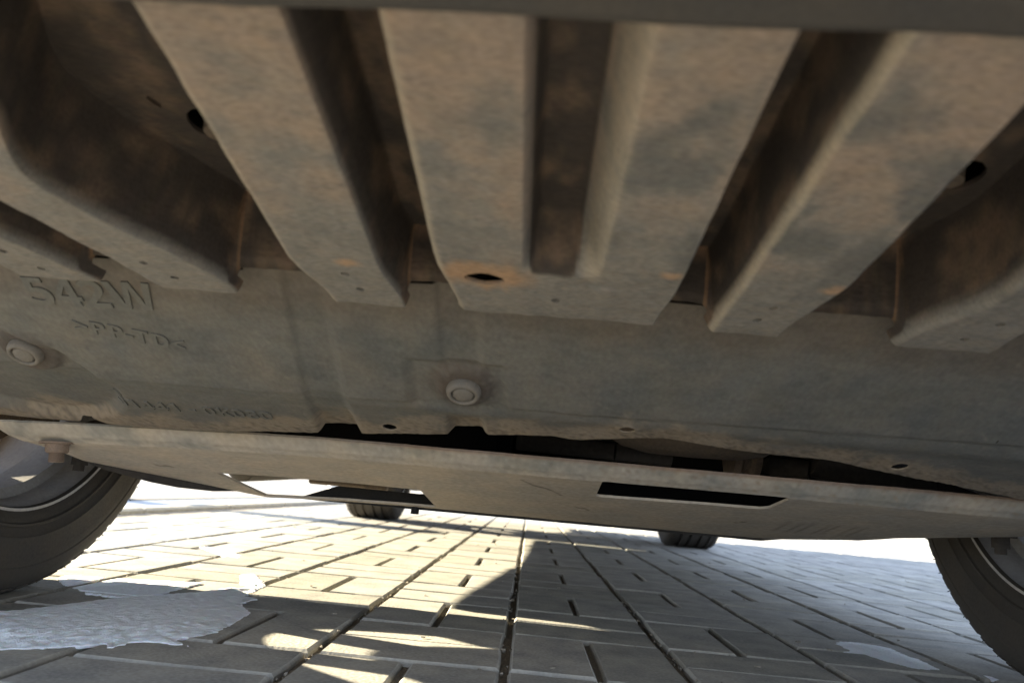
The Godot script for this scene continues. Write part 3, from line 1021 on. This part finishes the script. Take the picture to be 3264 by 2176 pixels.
	obj("threaded_end", mb.done(), M.nut, plate)
	mb = MB.new()
	lathe(mb, [0.0, 0.0, 0.0, 0.006, 0.012, 0.006, 0.012, 0.0], 6, Transform3D(Basis(Vector3.DOWN, Vector3.RIGHT, Vector3.FORWARD), at(-0.165, 0.158, 1.108)), 1.0)
	obj("bolt", mb.done(), M.black, plate)

	# bumper lip overhead
	mb = MB.new()
	var lip := poly([0.226, 0.3495, 0.219, 0.3465, 0.206, 0.3465, 0.17, 0.352, 0.13, 0.362, 0.115, 0.38, 0.112, 0.41, 0.20, 0.42, 0.229, 0.372, 0.2295, 0.356])
	var n_l := 60
	for k in n_l:
		var xa := -0.86 + 1.72 * k / n_l
		var xb := -0.86 + 1.72 * (k + 1) / n_l
		for i in lip.size():
			var p := lip[i]
			var q := lip[(i + 1) % lip.size()]
			var f := func(x: float) -> float: return -0.03 * clampf(x, -0.35, 0.35) + 0.25 * maxf(0.0, absf(x) - 0.4)
			var w := func(x: float) -> float: return 0.0015 * broad.get_noise_1d(x * 120.0)
			mb.flat(at(xa, p.y + w.call(xa), p.x + f.call(xa)), at(xb, p.y + w.call(xb), p.x + f.call(xb)), at(xb, q.y + w.call(xb), q.x + f.call(xb)), at(xa, q.y + w.call(xa), q.x + f.call(xa)), at((xa + xb) * 0.5, 0.375, 0.19 + f.call(xa)))
	obj("bumper_lip", mb.done(), M.lip, car)
	# skirts between tray and body sides
	for s in [-1.0, 1.0]:
		mb = MB.new()
		bevel_box(mb, at(s * 0.45 if s > 0 else -0.85, 0.385, 0.60), at(s * 0.85 if s > 0 else -0.45, 0.40, 0.20), 0.004)
		obj("bumper_skirt", mb.done(), M.under, car)

	# outer body
	var side := poly([0.12, 0.36, 0.30, 0.35, 0.59, 0.345, 1.40, 0.215, 2.36, 0.25, 3.40, 0.262, 4.25, 0.30, 4.92, 0.38, 4.95, 0.8, 4.88, 1.12, 4.30, 1.66, 3.6, 1.715, 2.6, 1.70, 2.0, 1.62, 1.28, 1.12, 0.6, 1.05, 0.2, 0.95, 0.10, 0.75, 0.08, 0.5])
	var side_cut := func(d: float, y: float) -> float:
		var q := sd_poly(Vector2(d, y), side)
		q = maxf(q, 0.402 - Vector2(d - 1.0, y - 0.36).length())
		return maxf(q, 0.402 - Vector2(d - 3.82, y - 0.36).length())
	for s in [-1.0, 1.0]:
		obj("body_side", sheet(span(0.05, 5.0, 0.028), span(0.2, 1.76, 0.028),
			func(d: float, y: float) -> Vector3: return at(s * body_half(y), y, d), side_cut, 0.02, Vector3(s, 0, 0)), M.paint, car)
	mb = MB.new()
	var top := [Vector2(0.12, 0.36), Vector2(0.08, 0.5), Vector2(0.10, 0.75), Vector2(0.2, 0.95), Vector2(0.6, 1.05), Vector2(1.28, 1.12), Vector2(2.0, 1.62), Vector2(2.6, 1.70), Vector2(3.6, 1.715), Vector2(4.3, 1.66), Vector2(4.88, 1.12), Vector2(4.95, 0.8), Vector2(4.92, 0.38)]
	for i in top.size() - 1:
		var p: Vector2 = top[i]
		var q: Vector2 = top[i + 1]
		var hp := body_half(p.y)
		var hq := body_half(q.y)
		mb.flat(at(-hp, p.y, p.x), at(hp, p.y, p.x), at(hq, q.y, q.x), at(-hq, q.y, q.x), at(0, 0.8, 2.5))
	obj("body_shell", mb.done(), M.paint, car)
	# floor, inner wings, engine, and boxes blocking light behind the plate
	mb = MB.new()
	bevel_box(mb, at(-0.80, 0.285, 3.38), at(0.80, 0.31, 1.42), 0.01)
	bevel_box(mb, at(-0.50, 0.295, 4.90), at(0.50, 0.32, 3.36), 0.01)
	bevel_box(mb, at(-0.84, 0.325, 4.90), at(0.84, 0.345, 4.26), 0.01)
	for x in [-0.62, 0.62]:
		bevel_box(mb, at(x - 0.05, 0.262, 3.35), at(x + 0.05, 0.286, 1.45), 0.01)
	obj("floor_pan", mb.done(), M.under, car)
	for s in [-1.0, 1.0]:
		for c in [1.0, 3.82]:
			mb = MB.new()
			var o := at(0, 0.36, c)
			for k in 14:
				var a0 := PI * k / 14.0
				var a1 := PI * (k + 1) / 14.0
				var p0 := o + Vector3(s * 0.855, 0.425 * sin(a0), -0.425 * cos(a0))
				var p1 := o + Vector3(s * 0.855, 0.425 * sin(a1), -0.425 * cos(a1))
				var inward := Vector3(-s * 0.36, 0, 0)
				mb.flat(p0, p1, p1 + inward, p0 + inward, o + Vector3(0, 2, 0))
				if c > 2.0 or k > 3:
					mb.flat(p0 + inward, p1 + inward, o + inward + Vector3(s * 0.855, 0.06, 0), o + inward + Vector3(s * 0.855, 0.06, 0), o + Vector3(s * 3, 0, 0))
			obj("wheel_liner", mb.done(), M.black, car)
	mb = MB.new()
	bevel_box(mb, at(-0.02, 0.275, 1.13), at(0.42, 0.75, 0.90), 0.03)
	bevel_box(mb, at(-0.48, 0.285, 1.28), at(-0.03, 0.62, 1.0), 0.03)
	bevel_box(mb, at(-0.60, 0.30, 1.44), at(0.60, 1.0, 1.40), 0.01)
	bevel_box(mb, at(-0.44, 0.40, 0.70), at(0.44, 0.9, 0.66), 0.01)
	obj("engine", mb.done(), M.black, car)
	mb = MB.new()
	bevel_box(mb, at(-0.03, 0.176, 1.42), at(0.52, 0.34, 1.14), 0.02)
	bevel_box(mb, at(-0.49, 0.206, 1.42), at(-0.032, 0.34, 1.03), 0.02)
	obj("gearbox_blocker", mb.done(), M.black, car)  # black boxes put in to block brightness through the gaps round the plate
	mb = MB.new()
	lathe(mb, [0.246, 0.0, 0.248, 0.05, 0.254, 0.075, 0.266, 0.092, 0.285, 0.10, 0.32, 0.102], 36, Transform3D(Basis(Vector3.UP, Vector3.RIGHT * 1.1, Vector3.FORWARD * 0.55), at(0.182, 0.0, 0.86)), 80.0)
	obj("oil_sump", mb.done(), M.dusty, car)
	mb = MB.new()
	lathe(mb, [-0.02, 0.0, -0.02, 0.034, -0.012, 0.036, -0.008, 0.031, 0.0, 0.031, 0.004, 0.036, 0.012, 0.034, 0.012, 0.0], 32, Transform3D(Basis.IDENTITY, at(0.262, 0.262, 0.93)))
	obj("pulley", mb.done(), M.steel, car)
	mb = MB.new()
	tube(mb, [at(-0.02, 0.253, 0.94), at(0.10, 0.249, 0.92), at(0.17, 0.248, 0.93)], 0.011, 14)
	obj("hose", mb.done(), M.under, car)
	mb = MB.new()
	tube(mb, [at(0.31, 0.27, 0.98), at(0.30, 0.25, 0.95), at(0.34, 0.248, 0.93)], 0.012, 14)
	obj("hose", mb.done(), M.under, car)

	# wheels
	var w0 := build_wheel(car)
	w0.position = at(-0.7825, 0.3585, 1.0)
	for s in [[0.7825, 1.0, PI], [-0.765, 3.82, 0.0], [0.795, 3.82, PI]]:
		var c := w0.duplicate()
		c.name = numbered("wheel", car)
		car.add_child(c, true)
		c.transform = Transform3D(Basis(Vector3.UP, s[2]), at(s[0], 0.3585, s[1]))
	# suspension
	for s in [-1.0, 1.0]:
		mb = MB.new()
		tube(mb, [at(s * 0.34, 0.262, 0.93), at(s * 0.50, 0.236, 0.97), at(s * 0.60, 0.214, 1.0)], 0.021, 14)
		tube(mb, [at(s * 0.34, 0.262, 1.20), at(s * 0.50, 0.238, 1.08), at(s * 0.61, 0.214, 1.01)], 0.019, 14)
		bevel_box(mb, at(s * 0.605 - 0.03, 0.196, 1.045), at(s * 0.605 + 0.03, 0.222, 0.965), 0.008)
		obj("control_arm", mb.done(), M.under, car)
		mb = MB.new()
		var bj := Transform3D(Basis(Vector3.DOWN, Vector3.RIGHT, Vector3.FORWARD), at(s * 0.622, 0.200, 1.02))
		lathe(mb, [0.0, 0.020, 0.012, 0.019, 0.012, 0.0], 24, bj)
		lathe(mb, [0.012, 0.012, 0.026, 0.012, 0.026, 0.008, 0.034, 0.008, 0.034, 0.0], 6, bj, 1.0)
		obj("ball_joint", mb.done(), M.under, car)
		mb = MB.new()
		tube(mb, [at(s * 0.60, 0.17, 3.70), at(s * 0.56, 0.62, 3.78)], 0.03, 16)
		obj("shock_absorber", mb.done(), M.under, car)
		mb = MB.new()
		bevel_box(mb, at(s * 0.56 - 0.02, 0.155, 3.74), at(s * 0.56 + 0.02, 0.30, 3.64), 0.006)
		obj("axle_bracket", mb.done(), M.under, car)
	mb = MB.new()
	tube(mb, [at(-0.62, 0.33, 3.80), at(0.62, 0.33, 3.80)], 0.045, 20)
	obj("rear_axle", mb.done(), M.under, car)
	mb = MB.new()
	bevel_box(mb, at(-0.468, 0.1695, 1.63), at(-0.345, 0.195, 1.58), 0.004)
	bevel_box(mb, at(-0.358, 0.167, 1.62), at(-0.303, 0.29, 1.59), 0.004)
	obj("gearbox_crossmember", mb.done(), M.dusty, car)
	mb = MB.new()
	tube(mb, [at(-0.545, 0.235, 1.30), at(-0.562, 0.189, 1.45), at(-0.575, 0.205, 2.0), at(-0.52, 0.24, 3.2)], 0.026, 18)
	obj("exhaust_pipe", mb.done(), M.under, car)

func _ready() -> void:
	make_materials()
	set_light()
	build_pavement()
	build_car()
	build_foam()
	build_posts()
